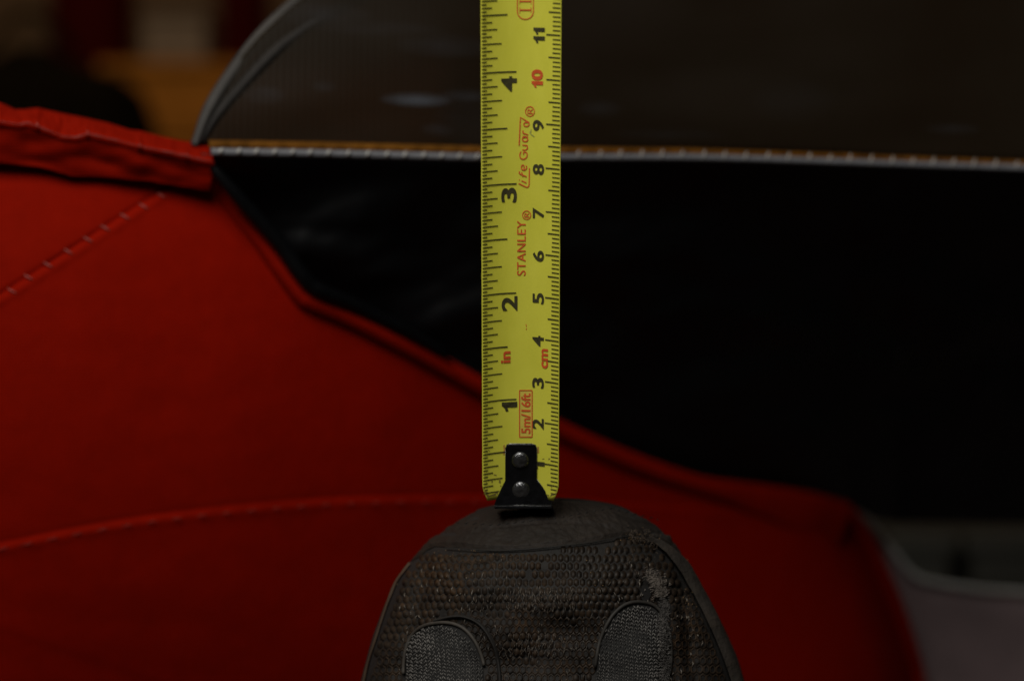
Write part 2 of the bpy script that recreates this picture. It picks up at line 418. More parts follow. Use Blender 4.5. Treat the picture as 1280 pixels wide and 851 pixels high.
# rolled hem along the diagonal opening
H = [(252, 205, 0), (266, 222, 0), (289, 249, 0), (318, 282, 0), (345, 315, 0), (368, 347, 0), (380, 362, 0), (394, 371, 0), (440, 391, 0), (506, 424, 0), (600, 476, 0),
     (700, 530, 0), (790, 570, 0), (870, 598, 0), (920, 606, 0), (975, 613, 0), (1025, 622, 0), (1064, 634, 0)]
hp = spline(H, 160)
def hemfn(u, v):
    i = min(159, int(round(u*159))); a = hp[i]; b = hp[min(i+1, 159)]; c = hp[max(i-1, 0)]
    tx, ty = b[0]-c[0], b[1]-c[1]; L = math.hypot(tx, ty); nx, ny = -ty/L, tx/L
    if ny < 0: nx, ny = -nx, -ny
    w = 15+7*sstep(0, .35, u)+36*sstep(880, 1045, a[0]); w *= 1+.12*noise.noise(Vector((u*14, 0, 0)))
    q = v*w-3
    bulge = 0.0014+0.0030*(1-.5*sstep(840, 980, a[0]))*math.sin(math.pi*min(1, v*1.02))**.7*(0.4+.6*sstep(0, .35, u))
    d = dpan(a[0], a[1])-bulge-0.0006+(.005 if v == 0 else 0)
    return at(a[0]+nx*q, a[1]+ny*q, d)
v, f = grid(160, 12, hemfn); thicken(obj('hem', v, f, m_red2, canopy), .0008, -1)
# bound far edge of the side panel
ep = spline([(1063, 640), (1082, 668), (1100, 702), (1124, 757), (1143, 815), (1152, 856), (1165, 1000), (1176, 1400), (1188, 1900)], 80)
v, f = tube([at(a-4, b, dpan(a, min(b, 1100))+.012) for a, b in ep], [.0030]*80, 10)
obj('edge_binding', v, f, m_red2, canopy)
# black lining
def lintop(px): return interp(px, PIP)+2
PIP = [(-100, 186), (262, 190), (400, 192), (520, 195), (600, 197), (740, 196.5), (860, 196.5), (960, 199), (1100, 204), (1280, 210), (1500, 220)]
DPI = [(200, .566), (262, .568), (640, .590), (1280, .615), (1500, .625)]
LB = [(250, 222), (262, 245), (300, 292), (376, 380), (440, 410), (600, 500), (700, 548), (880, 620), (1000, 650), (1030, 640), (1062, 629), (1090, 646), (1110, 650), (1280, 652), (1500, 655)]
def linfn(u, v):
    px = 252+u*(1490-252)
    a = lintop(px); b = interp(px, LB)
    py = a+(b-a)*v
    d0 = interp(px, DPI)+0.004; d1 = min(0.80, interp(px, DP)+0.026)
    d = d0+(d1-d0)*v
    d += math.sin(math.pi*v)*(0.008*noise.noise(Vector((px/120, py/70, 2)))+0.0012*noise.noise(Vector((px/38+py/60, py/30, 9))))
    e = b-py
    # folded rim beside the hem
    if px < 700: d -= 0.0030*math.exp(-((e-24)/9)**2)*sstep(700, 380, px)
    return at(px, py, d)
v, f = grid(260, 110, linfn); thicken(obj('lining', v, f, m_black, canopy), .0006, -1)
# black folded rim cord beside the hem on the left
bp = spline([(264, 206, .572), (276, 222, .573), (297, 247, .576), (326, 279, .581), (353, 311, .585), (376, 343, .588), (388, 357, .590), (404, 366, .592), (444, 383, .599), (508, 415, .611), (560, 444, .622)], 70)
v, f = tube([at(p[0]+1.5*noise.noise(Vector((p[0]/30, 0, 0))), p[1]-1, p[2]) for p in bp], [.0013+.0009*math.sin(math.pi*i/69) for i in range(70)], 12)
obj('rim_cord', v, f, simple('black vinyl fold', (.0012, .0014, .002), .45, .4, 90, .4, 200, spec=.25), canopy)
# upper cuff: bright puckered top face, dark front face
TOPE = [(-330, 96), (-120, 112), (-60, 122), (0, 132), (18, 140.5), (32, 140.5), (46, 138.5), (76, 145), (109, 151.5), (112, 152.5), (134, 157), (162, 166), (174, 167), (199, 173.5), (232, 180), (248, 180.5), (262, 180)]
LITE = [(-330, 120), (-60, 146), (0, 152), (24, 156), (34, 153.5), (49, 159), (79, 171), (95, 172), (105, 169), (111, 167.5), (147, 176), (174, 183), (214, 191), (254, 200), (268, 202.5)]
BOTE = [(-330, 170), (0, 202), (60, 211), (90, 219), (120, 219), (190, 226), (258, 236)]
CRE = [-80, -18, 46, 109, 174, 232]
def cufffn(u, v):
    px = -330+u*(266+330)
    if v > .3: px2 = -330+u*(268+330-8*(v-.3))
    else: px2 = px
    a, b, c = interp(px2, TOPE), interp(px2, LITE), interp(px2, BOTE)
    base = interp(px2, [(-330, .553), (0, .5560), (150, .5645), (268, .571)])
    if v < .3:
        t_ = v/.3; py = a+(b-a)*t_; d = base+.012*(1-t_)**1.2
        # puckers: each gather is a pillow with a raised ridge at the crease
        for c0 in CRE: d -= .0016*math.exp(-((px2-c0)/2.0)**2)*(0.4+.6*t_)
        d += .0014*noise.noise(Vector((px2/13, py/13, 3)))+.0008*noise.noise(Vector((px2/5, py/9, 7)))
    else:
        t_ = (v-.3)/.7; py = b+(c-b)*t_; d = base+.0052*t_-.0016*math.exp(-(t_/.05)**2)
        d += .0022*noise.noise(Vector((px2/45, py/24, 8)))*math.sin(math.pi*t_)
    return at(px2, py, d)
v, f = grid(330, 48, cufffn); cuff = thicken(obj('cuff', v, f, m_red2, canopy), .0008, -1)
rp = [(px, interp(px, LITE)) for px in np.linspace(-330, 267, 160)]
v, f = tube([at(a, b-.3, interp(a, [(-330, .553), (0, .5560), (150, .5645), (268, .571)])-.0019) for a, b in rp], [.00004+.00019*abs(noise.noise(Vector((a/22, 3, 1))))**.6 for a, b in rp], 6)
obj('edge_line', v, f, m_pink, cuff)  # pale line along the cuff's front fold
for c0 in CRE:
    a, b = interp(c0, TOPE), interp(c0, LITE); base = interp(c0, [(-330, .553), (0, .5560), (150, .5645), (268, .571)])
    pts = [at(c0+1.0*math.sin(i), a+1+(b-a-1)*i/8, base+.012*(1-i/8)**1.2-.0030) for i in range(9)]
    v, f = tube(pts, .00019, 6); obj('fold_crease', v, f, m_pink, cuff)

# clear window pane -----------------------------------------------------------
OUT = [(244, 180), (258, 140), (268, 118), (300, 72), (322, 46), (345, 24), (372, 1), (420, -36), (520, -95), (700, -170), (1500, -300)]
def wl(py): return float(np.interp(-py, [-p[1] for p in OUT], [p[0] for p in OUT]))
def winfn(u, v):
    py0 = 184-v*(184+165)
    x0 = wl(py0)+3; px = x0+u*(1500-x0)
    py = interp(px, PIP)-9-v*(184+165)
    d = .600+.018*(v**1.4)-.016*math.sin(math.pi*u)**.6*v*.6+.001*noise.noise(Vector((px/150, py/60, 4)))
    d += interp(px, DPI)-.590
    return at(px, py, d)
v, f = grid(160, 50, winfn); win = thicken(obj('window_pane', v, f, m_window, canopy), .0005, -1)
# two curved pale seams that meet at the left corner
def band(name, pts, w, mat, par, dep):
    sp = spline(pts, 60)
    def fn(u, v):
        i = min(59, int(round(u*59))); a = sp[i]; b = sp[min(59, i+1)]; c = sp[max(0, i-1)]
        tx, ty = b[0]-c[0], b[1]-c[1]; L = math.hypot(tx, ty); nx, ny = -ty/L, tx/L
        ww = w*(.35+.65*sstep(0, .22, u))
        q = (v-.5)*ww
        return at(a[0]+nx*q, a[1]+ny*q, dep+a[2]-.0022*math.sin(math.pi*v))
    vs, fs = grid(60, 9, fn)
    return thicken(obj(name, vs, fs, mat, par), .0008, -1)
band('window_rim', [(243, 182, 0), (257, 146, .002), (274, 115, .005), (303, 73, .01), (326, 45, .014), (350, 21, .018), (384, -8, .024), (440, -48, .03)], 10, m_rim, canopy, .577)
band('inner_seam', [(250, 178, 0), (272, 143, .002), (302, 108, .005), (338, 70, .008), (372, 42, .012), (412, 17, .016), (455, -6, .02), (520, -34, .025)], 11, simple('dull vinyl seam', (0.026, .023, .021), .6, .2, spec=.12), canopy, .579)
# solid ochre strip standing for an amber reflection along the pane's lower edge
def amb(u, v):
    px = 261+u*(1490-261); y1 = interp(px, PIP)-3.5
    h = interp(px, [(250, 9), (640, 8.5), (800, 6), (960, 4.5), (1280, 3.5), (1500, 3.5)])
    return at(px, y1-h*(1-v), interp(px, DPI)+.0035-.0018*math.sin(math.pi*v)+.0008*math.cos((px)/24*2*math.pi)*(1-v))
v, f = grid(400, 7, amb); refl = thicken(obj('amber_reflection', v, f, m_amber, canopy), .0006, -1)
pp = [(px, interp(px, PIP), interp(px, DPI)) for px in np.linspace(264, 1490, 260)]
# white piping: slightly lumpy where the stitches bite
def pr(px): return (4.7 if px < 700 else 4.3)/F*.59*(1+.08*noise.noise(Vector((px/40, 0, 0))))
v, f = tube([at(a, b, c) for a, b, c in pp], [pr(a) for a, b, c in pp], 14)
pip = obj('piping', v, f, m_white, canopy)
px = 276.0
while px < 1480:
    y = interp(px, PIP); d = interp(px, DPI)-.0010
    if px < 640:
        v, f = capsule(at(px-1.8, y+2.6, d-.0003), at(px+2.2, y-5, d-.0003), .00050); st = 23.3
    else:
        v, f = capsule(at(px-1.4, y+2.5, d), at(px+1.6, y-9.5+random.uniform(-1, 1), d), .00030); st = 26.3
    obj('stitch', v, f, m_thread, pip); px += st+random.uniform(-1.6, 1.6)
# grey-pink rear panel with pale edge, lower right
EP = [(1020, 612), (1045, 619), (1064, 627), (1090, 655), (1115, 686), (1138, 715), (1152, 724), (1180, 730), (1230, 737), (1290, 741), (1500, 752)]
def rear(u, v):
    i = u; px = 1020+i*(1490-1020); py = interp(px, EP); py = py+(2500-py)*v
    d = .825+.008*math.sin(px/90)+(.02*v)
    p = at(px, py, d); return (p[0], p[1], max(0, p[2]))
v, f = grid(60, 60, rear); thicken(obj('rear_panel', v, f, m_greycloth, canopy), .001, -1)
sp = [(x, interp(x, EP)) for x in np.linspace(1020, 1490, 200)]
v, f = tube([at(a, b-1, .820+.008*math.sin(a/90)-.001) for a, b in sp], [3.3/F*.82 for a, b in sp], 12); obj('rear_piping', v, f, simple('dull white piping', (.40, .40, .385), .6, .1), canopy)

# ================================================================== SHOE
shoe = thing('trail_shoe', 'worn dark mesh shoe pointing toe up, its rubber toe cap touching the tape hook', 'shoe', (0.0, 0.53, 0))
YB = 0.5325
def P2(px, py): p = at(px, py, .528); return (p[2], p[0])
LFT = [P2(*p) for p in ((700, 626.5), (668, 628), (640, 631), (616, 635), (596, 641), (574, 652), (554, 666), (536, 680), (521, 695), (503, 714), (492, 732), (478, 764), (465, 799), (451, 851), (436, 930), (424, 1050), (430, 1200), (452, 1400), (462, 1600), (470, 1750), (495, 1870), (540, 1935), (600, 1965), (680, 1975))]
RGT = [P2(*p) for p in ((700, 626.5), (722, 627), (745, 629.5), (774, 635), (803, 648), (827, 664), (848, 689), (869, 720), (885, 749), (906, 786), (923, 824), (931, 851), (950, 930), (956, 1050), (940, 1200), (905, 1400), (890, 1600), (880, 1750), (855, 1870), (810, 1935), (750, 1965), (680, 1975))]
LFT.sort(); RGT.sort()
ZT = at(700, 623.5, .528)[2]; ZB = 0.0
def BZ(z):
    t_ = max(0, ZT-z)
    k = (1-max(0, 1-t_/.020)**2)**.5
    h = float(np.interp(t_, [0, .03, .05, .09, .14, .20, .26, .30], [.034, .036, .039, .052, .072, .078, .070, .045]))
    return h*k
def Sf(u, z, off=0.0):
    z = min(max(z, ZB), ZT-1e-5)
    def pt(u, z):
        z = min(max(z, ZB), ZT-1e-6)
        a = sinterp(z, LFT); b = sinterp(z, RGT)
        x = (a+b)/2+(b-a)/2*u
        y = YB-BZ(z)*(max(0, 1-abs(u)**2.5))**.5
        X = 640+F*x/.512; Y = 425.5-F*(z-CZ)/.512
        if Y < 1000 and abs(u) < .97:
            k_ = sstep(690, 715, Y)*(1-sstep(940, 1000, Y))
            r_ = .0011*math.exp(-((X-(517-(Y-700)*.22))/9)**2)-.0013*math.exp(-((X-(535-(Y-700)*.20))/11)**2)
            r_ += .0012*math.exp(-((X-(838+(Y-740)*.10))/7)**2)*sstep(715, 750, Y)-.0013*math.exp(-((X-(852+(Y-740)*.12))/9)**2)*sstep(700, 740, Y)
            r_ += .0011*math.exp(-(((X-557)/46)**4+((Y-850)/70)**4))+.0013*math.exp(-(((X-790)/43)**4+((Y-842)/85)**4))
            r_ -= .0010*math.exp(-((X-680)/40)**2-((Y-815)/28)**2)
            r_ += .0016*noise.noise(Vector((X/70, Y/38, 3)))
            y -= r_*k_
        return Vector((x, y, z))
    p = pt(u, z)
    if off:
        e = 1e-3
        uu = max(-.99, min(.99, u))
        du = pt(uu+e, z)-pt(uu-e, z); dz = pt(uu, z+e*.2)-pt(uu, z-e*.2)
        n_ = du.cross(dz)
        if n_.length > 0:
            n_.normalize()
            if n_.y > 0: n_ = -n_
            p = p+n_*off
    return p
def uz(px, py):
    d = .52
    for _ in range(14):
        z = min(CZ-(py-425.5)/F*d, ZT-1e-5); x = (px-640)/F*d
        a, b = sinterp(z, LFT), sinterp(z, RGT)
        u = max(-.995, min(.995, (x-(a+b)/2)/max(1e-5, (b-a)/2)))
        dn = Sf(u, z).y
        d = d*.4+dn*.6
    return u, z
def sp_(px, py, off=0.0):
    u, z = uz(px, py); return Sf(u, z, off)
def ucos(t_): return -math.cos(math.pi*t_)
def zrow(t_): return ZT-1e-5-(ZT-ZB)*(t_**1.7)
v, f = grid(90, 150, lambda a, b: Sf(ucos(a), zrow(b), .0))
obj('upper', v, f, m_base, shoe)
# sole: outline slightly larger than the upper, behind it
def solefn(side):
    def fn(a, b):
        z = ZT+.0003-(ZT+.0003-ZB)*(b**1.6)
        zz = min(z, ZT-1e-5)-(.0004 if z > ZT-.003 else 0)
        l_, r_ = interp(zz, LFT), interp(zz, RGT); c = (l_+r_)/2; w = (r_-l_)/2+.0002*sstep(0, .004, ZT-zz)
        u = ucos(a)
        q = (max(0, 1-abs(u)**6))**.5
        return Vector((c+w*u, YB-.0005+(.022*q*min(1, (max(0, ZT+.0003-z)/.02))**.5 if side else -.0035*q), z))
    return fn
vs, fs = grid(50, 110, solefn(1)); v2, f2 = grid(50, 110, solefn(0))
n0 = len(vs); vs = list(vs)+list(v2); fs = fs+[tuple(i+n0 for i in q[::-1]) for q in f2]
obj('sole', vs, fs, m_sole, shoe)
# lug row on the sole (behind), individual
for k in range(9):
    z = ZT-.02-.028*k
    a, b = interp(z, LFT), interp(z, RGT)
    for s_ in (-.5, 0, .5):
        xc = (a+b)/2+(b-a)/2*s_
        v, f = boxmesh(xc-.009, xc+.009, YB+.018, YB+.026, z-.009, z+.009); bev(obj('lug', v, f, m_sole, shoe, smooth=False), .002)
# toe cap
CAPE = [(519, 695), (531, 689), (545, 683), (571, 684), (596, 687.5), (620, 689.5), (662, 687), (700, 683), (736, 679), (770, 672.5), (800, 669), (822, 672), (848, 690)]
capuz = sorted(uz(*p) for p in CAPE)
def cape(u):
    return float(np.interp(u, [p[0] for p in capuz], [p[1] for p in capuz]))
def capfn(a, b):
    u = ucos(a); z0 = cape(u)-(.0012 if abs(u) > .97 else 0); z = ZT-1e-5-(ZT-1e-5-z0)*b**1.3
    off = .0005+.0008*(1-abs(u)**3)*sstep(0, .004, ZT-z)+.0004*noise.noise(Vector((u*5, z*160, 1)))
    # crease where the outer lip turns into the cap
    zc = ZT-.0048-.004*abs(u)**2; off -= .0009*math.exp(-((z-zc)/.0005)**2)+.0004*sstep(zc, zc+.0006, z)
    off -= .0004*noise.noise(Vector((u*30, z*900, 4)))
    if b > .97: off = .0002
    return Sf(u, z, off)
v, f = grid(150, 60, capfn); cap = obj('toe_cap', v, f, m_rubber, shoe)
# row of short stitches along the cap crease
for k in range(26):
    px = 578+k*9.6; py = interp(px, [(570, 660), (620, 664), (700, 655), (760, 644), (830, 660)])
    a = sp_(px-2, py+.8, .0019); b = sp_(px+2.4, py-.6, .0019)
    v, f = capsule(a, b, .00016, 5); obj('stitch', v, f, m_sole, cap)
# dark cut line under the cap
def ribbon(name, pts, w, off, mat, par, n=60, thick=0, prof=0.0, wfn=None, nv=7):
    sp = spline(pts, n)
    def fn(u, v):
        i = min(n-1, int(round(u*(n-1)))); a = sp[i]; b = sp[min(n-1, i+1)]; c = sp[max(0, i-1)]
        tx, ty = b[0]-c[0], b[1]-c[1]; L = math.hypot(tx, ty) or 1; nx, ny = -ty/L, tx/L
        ww = w*(wfn(u) if wfn else 1); q = (v-.5)*ww
        return sp_(a[0]+nx*q, a[1]+ny*q, off+prof*math.sin(math.pi*v)+.00015*noise.noise(Vector((a[0]/9, v*3, 2))))
    vs, fs = grid(n, nv, fn)
    return obj(name, vs, fs, mat, par)
ribbon('seam_line', [(560, 687), (600, 690), (640, 690), (690, 686), (740, 680), (784, 672.5)], 1.6, .0009, m_sole, cap, 70)
# side rand: grey strip, dark outer wall
ribbon('rand_strip', [(806, 676), (820, 681), (836, 693), (852, 711), (866, 735), (882, 765), (897, 797), (910, 830), (918, 855), (930, 900)], 12, .0010, m_rand, shoe, 90, prof=.0008, wfn=lambda u: .35+.85*sstep(0, .35, u))
ribbon('left_rand', [(514, 705), (505, 716), (496, 730), (485, 757), (474, 790), (462, 828), (455, 860), (446, 900)], 1.6, .0004, simple('brown frayed edge', (.05, .028, .014), .8, .3), shoe, 80, prof=.0004)
# ------------------------------------------------ honeycomb mesh, knit windows
def in_ell(px, py, e, g=0):
    cx, cy, rx, ry, ang = e; a = math.radians(ang); dx, dy = px-cx, py-cy
    x = dx*math.cos(a)+dy*math.sin(a); y = -dx*math.sin(a)+dy*math.cos(a)
    return (abs(x)/(rx+g))**2.4+(abs(y)/(ry+g))**2.4
KL = (557, 846, 47, 66, -6); KR = (789, 838, 43, 84, 7)
def rightlim(py): return interp(py, [(668, 800), (690, 830), (711, 845), (735, 858), (765, 873), (797, 888), (830, 902), (851, 908), (900, 922)])
def leftlim(py): return interp(py, [(695, 527), (712, 513), (730, 502), (757, 490), (790, 479), (828, 468), (860, 460), (900, 450)])
TEAR = [(815, 726, 13), (826, 745, 9), (806, 740, 10), (832, 762, 10), (834, 780, 6)]
vs, fs = [], []
pitx, pity = 7.9, 10.4
row = 0; py = 676.0
while py < 905:
    px = 440+(row % 2)*pitx/2
    while px < 935:
        wob = 2.5*noise.noise(Vector((px/60, py/60, 3)))
        X, Y = px, py+wob
        ok = leftlim(Y) < X < rightlim(Y) and Y > interp(X, CAPE)+4 and in_ell(X, Y, KL, 3) > 1 and in_ell(X, Y, KR, 3) > 1
        if ok:
            for (tx, ty, tr) in TEAR:
                if math.hypot(X-tx, Y-ty) < tr*.8: ok = False
        if ok and random.random() > .985: ok = False
        if ok:
            mode = noise.noise(Vector((X/70, Y/45, 11)))+ (Y-770)/160 + (.35 if X > 840 else 0)
            hh = .00034*(1+.9*noise.noise(Vector((X/30, Y/30, 6))))
            jx, jy = random.uniform(-.5, .5), random.uniform(-.6, .6)
            base = len(vs)
            W_, H_ = pitx*.5*.94, pity*.62*.94
            hexo = [(0, -H_), (W_, -H_*.48), (W_, H_*.48), (0, H_), (-W_, H_*.48), (-W_, -H_*.48)]
            if mode < .15:     # filled convex cell
                for k_, o_ in ((1.0, -.0001), (.72, hh*.8)):
                    for (hx, hy) in hexo: vs.append(sp_(X+jx+hx*k_, Y+jy+hy*k_, o_))
                vs.append(sp_(X+jx, Y+jy, hh*1.15))
                for k_ in range(6):
                    fs.append((base+k_, base+(k_+1) % 6, base+6+(k_+1) % 6, base+6+k_)); fs.append((base+6+k_, base+6+(k_+1) % 6, base+12))
            else:              # open cell: raised thread ring
                for k_, o_ in ((1.08, .0001), (.86, hh), (.60, .0001)):
                    for (hx, hy) in hexo: vs.append(sp_(X+hx*k_, Y+hy*k_, o_))
                for r_ in range(2):
                    for k_ in range(6):
                        fs.append((base+r_*6+k_, base+r_*6+(k_+1) % 6, base+(r_+1)*6+(k_+1) % 6, base+(r_+1)*6+k_))
        px += pitx
    py += pity*(.92 if 735 < py < 800 else 1.0); row += 1
obj('honeycomb_mesh', vs, fs, m_net, shoe, kind='stuff')
def knit(name, E, lip):
    cx, cy, rx, ry, ang = E
    def fn(a, b):
        th = 2*math.pi*a; r_ = b
        c, s_ = math.cos(th), math.sin(th); e = (abs(c)**2.4+abs(s_)**2.4)**(-1/2.4)
        x, y = rx*e*c*r_, ry*e*s_*r_; A = math.radians(ang)
        return sp_(cx+x*math.cos(A)-y*math.sin(A), cy+x*math.sin(A)+y*math.cos(A), .0005+.0006*(1-r_**4))
    v, f = grid(64, 10, fn); kp = obj(name, v, f, m_knitbase, shoe)
    vs, fs = [], []
    y = cy-ry
    r = 0
    while y < min(cy+ry, 905):
        x = cx-rx-6
        while x < cx+rx+6:
            if in_ell(x, y, E) < .97:
                for sg in (-1, 1):
                    b0 = len(vs); w = .55+.45*random.random(); j1 = random.uniform(-.9, .9)
                    wv_ = 2.6*math.sin((x-cx)/17+r*.05)+.10*(x-cx); jx_ = random.uniform(-.6, .6)+1.2*math.sin(y/13)
                    ax, ay = x+sg*2.7+jx_, y-2.6+j1+wv_; bx, by = x+sg*.3+jx_, y+2.7+j1+wv_
                    if in_ell(ax, ay, E) > 1 or in_ell(bx, by, E) > 1: continue
                    o1 = .00115
                    vs += [sp_(ax, ay, o1-.0002), sp_((ax+bx)/2-w*.7, (ay+by)/2, o1), sp_(bx, by, o1-.0003), sp_((ax+bx)/2+w*.7, (ay+by)/2, o1), sp_((ax+bx)/2, (ay+by)/2, o1+.00045)]
                    fs += [(b0, b0+1, b0+4), (b0+1, b0+2, b0+4), (b0+2, b0+3, b0+4), (b0+3, b0, b0+4)]
            x += 5.6
        y += 4.4; r += 1
    obj('knit_yarn', vs, fs, m_knit, kp, kind='stuff')
    # raised collar around the window
    pts = []
    for k in range(60):
        th = math.pi*(1.0+.04)+math.pi*.92*k/59 if lip == 'L' else math.pi+math.pi*1.0*k/59
        c, s_ = math.cos(th), math.sin(th); e = (abs(c)**2.4+abs(s_)**2.4)**(-1/2.4); A = math.radians(ang)
        x, y_ = (rx+2)*e*c, (ry+2)*e*s_
        pts.append(sp_(cx+x*math.cos(A)-y_*math.sin(A), cy+x*math.sin(A)+y_*math.cos(A), .0008))
    v, f = tube(pts, .00042, 8); obj('window_lip', v, f, simple('lip', (.034, .028, .022) if lip == 'L' else (.018, .015, .012), .7, .4, 500), kp)
    return kp
kl = knit('knit_window', KL, 'L'); kr = knit('knit_window', KR, 'R')
kl['label'] = 'smaller oval knit window on the left side of the toe box'
kr['label'] = 'larger oval knit window on the right with a frayed edge'
ribbon('overlay_ridge', [(545, 776), (575, 770), (600, 780), (618, 805), (624, 840), (626, 890)], 5, .0004, m_base, shoe, 60, prof=.0009)
# frayed textile: many short fibres
def fibres(name, spots, n, length, mat, par, w=.35, lift=.0012, dirn=None):
    vs, fs = [], []
    for _ in range(n):
        a, b, r_ = random.choice(spots)
        X, Y = a+random.gauss(0, r_*.45), b+random.gauss(0, r_*.55)
        th = random.uniform(0, 2*math.pi) if dirn is None else dirn+random.gauss(0, .6)
        L = length*random.uniform(.4, 1.1); b0 = len(vs)
        for k in range(4):
            t_ = k/3; x = X+L*t_*math.cos(th)+.8*math.sin(3*t_+X); y = Y+L*t_*math.sin(th)
            o_ = .0006+lift*math.sin(math.pi*min(1, t_*.8+.1))*random.uniform(.5, 1)
            ww = w*(1-.6*t_)
            vs += [sp_(x-ww*math.sin(th), y+ww*math.cos(th), o_), sp_(x+ww*math.sin(th), y-ww*math.cos(th), o_+.00008)]
            th += random.gauss(0, .35)
        for k in range(3): fs.append((b0+2*k, b0+2*k+1, b0+2*k+3, b0+2*k+2))
    return obj(name, vs, fs, mat, par, kind='stuff')
fibres('tear_fluff', [(812, 722, 8), (818, 730, 9), (823, 741, 8), (821, 735, 9)], 620, 6, m_fluff, shoe)
fibres('frayed_edge', [(825+2*math.sin(k), 752+k*6, 7) for k in range(17)], 900, 5, m_fray, shoe, dirn=1.2)
fibres('toe_fuzz', [(790+8*k, 672+2*k, 8) for k in range(4)]+[(800, 700, 22)], 260, 4, simple('brown fuzz', (.038, .025, .015), .85, .3), shoe, w=.3, lift=.0007)
vs, fs = [], []
for _ in range(620):
    g = random.random()
    if g < .5: X, Y = random.gauss(665, 34), random.choice((742, 755, 800, 812))+random.gauss(0, 6)
    else: X, Y = random.uniform(500, 880), random.uniform(700, 870)
    if in_ell(X, Y, KL) < 1 or in_ell(X, Y, KR) < 1 or not leftlim(Y)+6 < X < rightlim(Y)-6: continue
    L = random.uniform(1.5, 4.0); w = random.uniform(.2, .42); b0 = len(vs)
    t_ = random.gauss(0, .25)
    for (dx, dy, o_) in ((0, -L, .0004), (-w, 0, .00055), (w, 0, .00055), (0, L, .0004), (0, 0, .0009)):
        vs.append(sp_(X+dx-dy*t_, Y+dy, o_))
    fs += [(b0, b0+1, b0+4), (b0+1, b0+3, b0+4), (b0+3, b0+2, b0+4), (b0+2, b0, b0+4)]
obj('thread_glints', vs, fs, simple('pale thread glint', (.085, .070, .055), .5, .7, 900), shoe, kind='stuff')  # pale slivers put in as glints on the mesh
# tear: dark lining showing
for (a, b, r_) in ((806, 742, 9), (833, 764, 8), (834, 778, 5)):
    vs = [sp_(a, b, .00055)]; fs = []
    for k in range(18):
        rr = r_*(1+.35*noise.noise(Vector((math.cos(k/18*6.283)*2, math.sin(k/18*6.283)*2, a))))
        vs.append(sp_(a+rr*math.cos(k/18*6.283)*.75, b+rr*math.sin(k/18*6.283), .00045))
    for k in range(18): fs.append((0, 1+k, 1+(k+1) % 18))
    obj('tear', vs, fs, simple('tear hole', (.004, .003, .003), .95, .1), shoe)
# grit grains
vs, fs = [], []
for _ in range(150):
    g = random.random()
    if g < .35: X, Y = random.gauss(792, 16), random.gauss(674, 4)
    elif g < .55: X, Y = random.gauss(858, 5), random.gauss(750, 10)
    elif g < .7: X, Y = random.gauss(585, 28), random.gauss(697, 6)
    else: X, Y = random.uniform(500, 880), random.uniform(692, 850)
    if in_ell(X, Y, KL) < 1 or in_ell(X, Y, KR) < 1: continue
    r_ = random.uniform(.25, .8)*(.00019); c = sp_(X, Y, .0008); b0 = len(vs)
    for dx, dy, dz in ((1, 0, 0), (-1, 0, 0), (0, 1, 0), (0, -1, 0), (0, 0, 1), (0, 0, -1)):
        vs.append(c+Vector((dx, dy, dz))*r_*random.uniform(.7, 1.6))
    for a_, b_, c_ in ((0, 2, 4), (2, 1, 4), (1, 3, 4), (3, 0, 4), (2, 0, 5), (1, 2, 5), (3, 1, 5), (0, 3, 5)): fs.append((b0+a_, b0+b_, b0+c_))
obj('grit', vs, fs, m_grit, shoe, kind='stuff')
# laces and tongue further down (below the picture)
def Sxz(x, z, off):
    a, b = sinterp(z, LFT), sinterp(z, RGT); return Sf((x-(a+b)/2)/((b-a)/2), z, off)
v, f = grid(14, 30, lambda a, b: Sxz(.010+(a-.5)*.036, ZT-.085-.11*b, .0012)); thicken(obj('tongue', v, f, m_base, shoe), .002, -1)
for k in range(6):
    z = ZT-.092-.018*k
    v, f = tube([Sxz(.010+(i/12-.5)*.05, z+(-1)**k*.004*(i/12-.5), .0045) for i in range(13)], .0016, 8); obj('lace', v, f, m_rand, shoe)

# ================================================================== TAPE
TH = math.radians(15.0); D0 = 0.510
P0 = Vector(((650.6-640)/F*D0, D0, CZ-0.0387+.0003))
UU = Vector((0, -math.sin(TH), math.cos(TH))); NN = Vector((0, -math.cos(TH), -math.sin(TH)))
HALF = .0095; R = .0146
def T(s, l, off=0.0):
    a = s/R
    return P0+UU*l+Vector((1, 0, 0))*(R*math.sin(a)-off*math.sin(a))+NN*(R*(1-math.cos(a))+off*math.cos(a)-.0010)
def proj(p): return 640+F*p.x/p.y, 425.5-F*(p.z-CZ)/p.y
def tinv(px, py):
    s, l = (px-650.6)/5500, (632-py)/5400
    for _ in range(8):
        x, y = proj(T(s, l)); xs, ys = proj(T(s+1e-5, l)); xl, yl = proj(T(s, l+1e-5))
        J = np.array([[xs-x, xl-x], [ys-y, yl-y]])/1e-5
        ds = np.linalg.solve(J, np.array([px-x, py-y])); s += ds[0]; l += ds[1]
    return s, l
tape = thing('tape_measure', 'yellow steel tape measure standing upright with its black hook on the shoe toe', 'tape measure', tuple(P0))
LEN = .262
def bladefn(u, v):
    s = (u*2-1)*HALF; l = .0012+v*LEN
    # clipped corners at the hook end
    if l < .0045: s *= 1-(.0045-l)/.0045*.20
    wv = .00003*noise.noise(Vector((v*60, u*2, 0)))
    return T(s*(1+.006*noise.noise(Vector((v*90, 0, 3)))), l, wv)
vs, fs = grid(25, 200, bladefn); blade = thicken(obj('blade', vs, fs, m_tape, tape), .00016, -1 if False else 1)
blade.modifiers[0].offset = -1.0
INK = .00013
def quad_ink(vs, fs, s0, s1, l0, l1, n=4, off=INK, slant=0):
    b0 = len(vs)
    for i in range(n+1):
        s = s0+(s1-s0)*i/n
        vs.append(T(s, l0, off)); vs.append(T(s, l1, off))
    for i in range(n): fs.append((b0+2*i, b0+2*i+2, b0+2*i+3, b0+2*i+1))
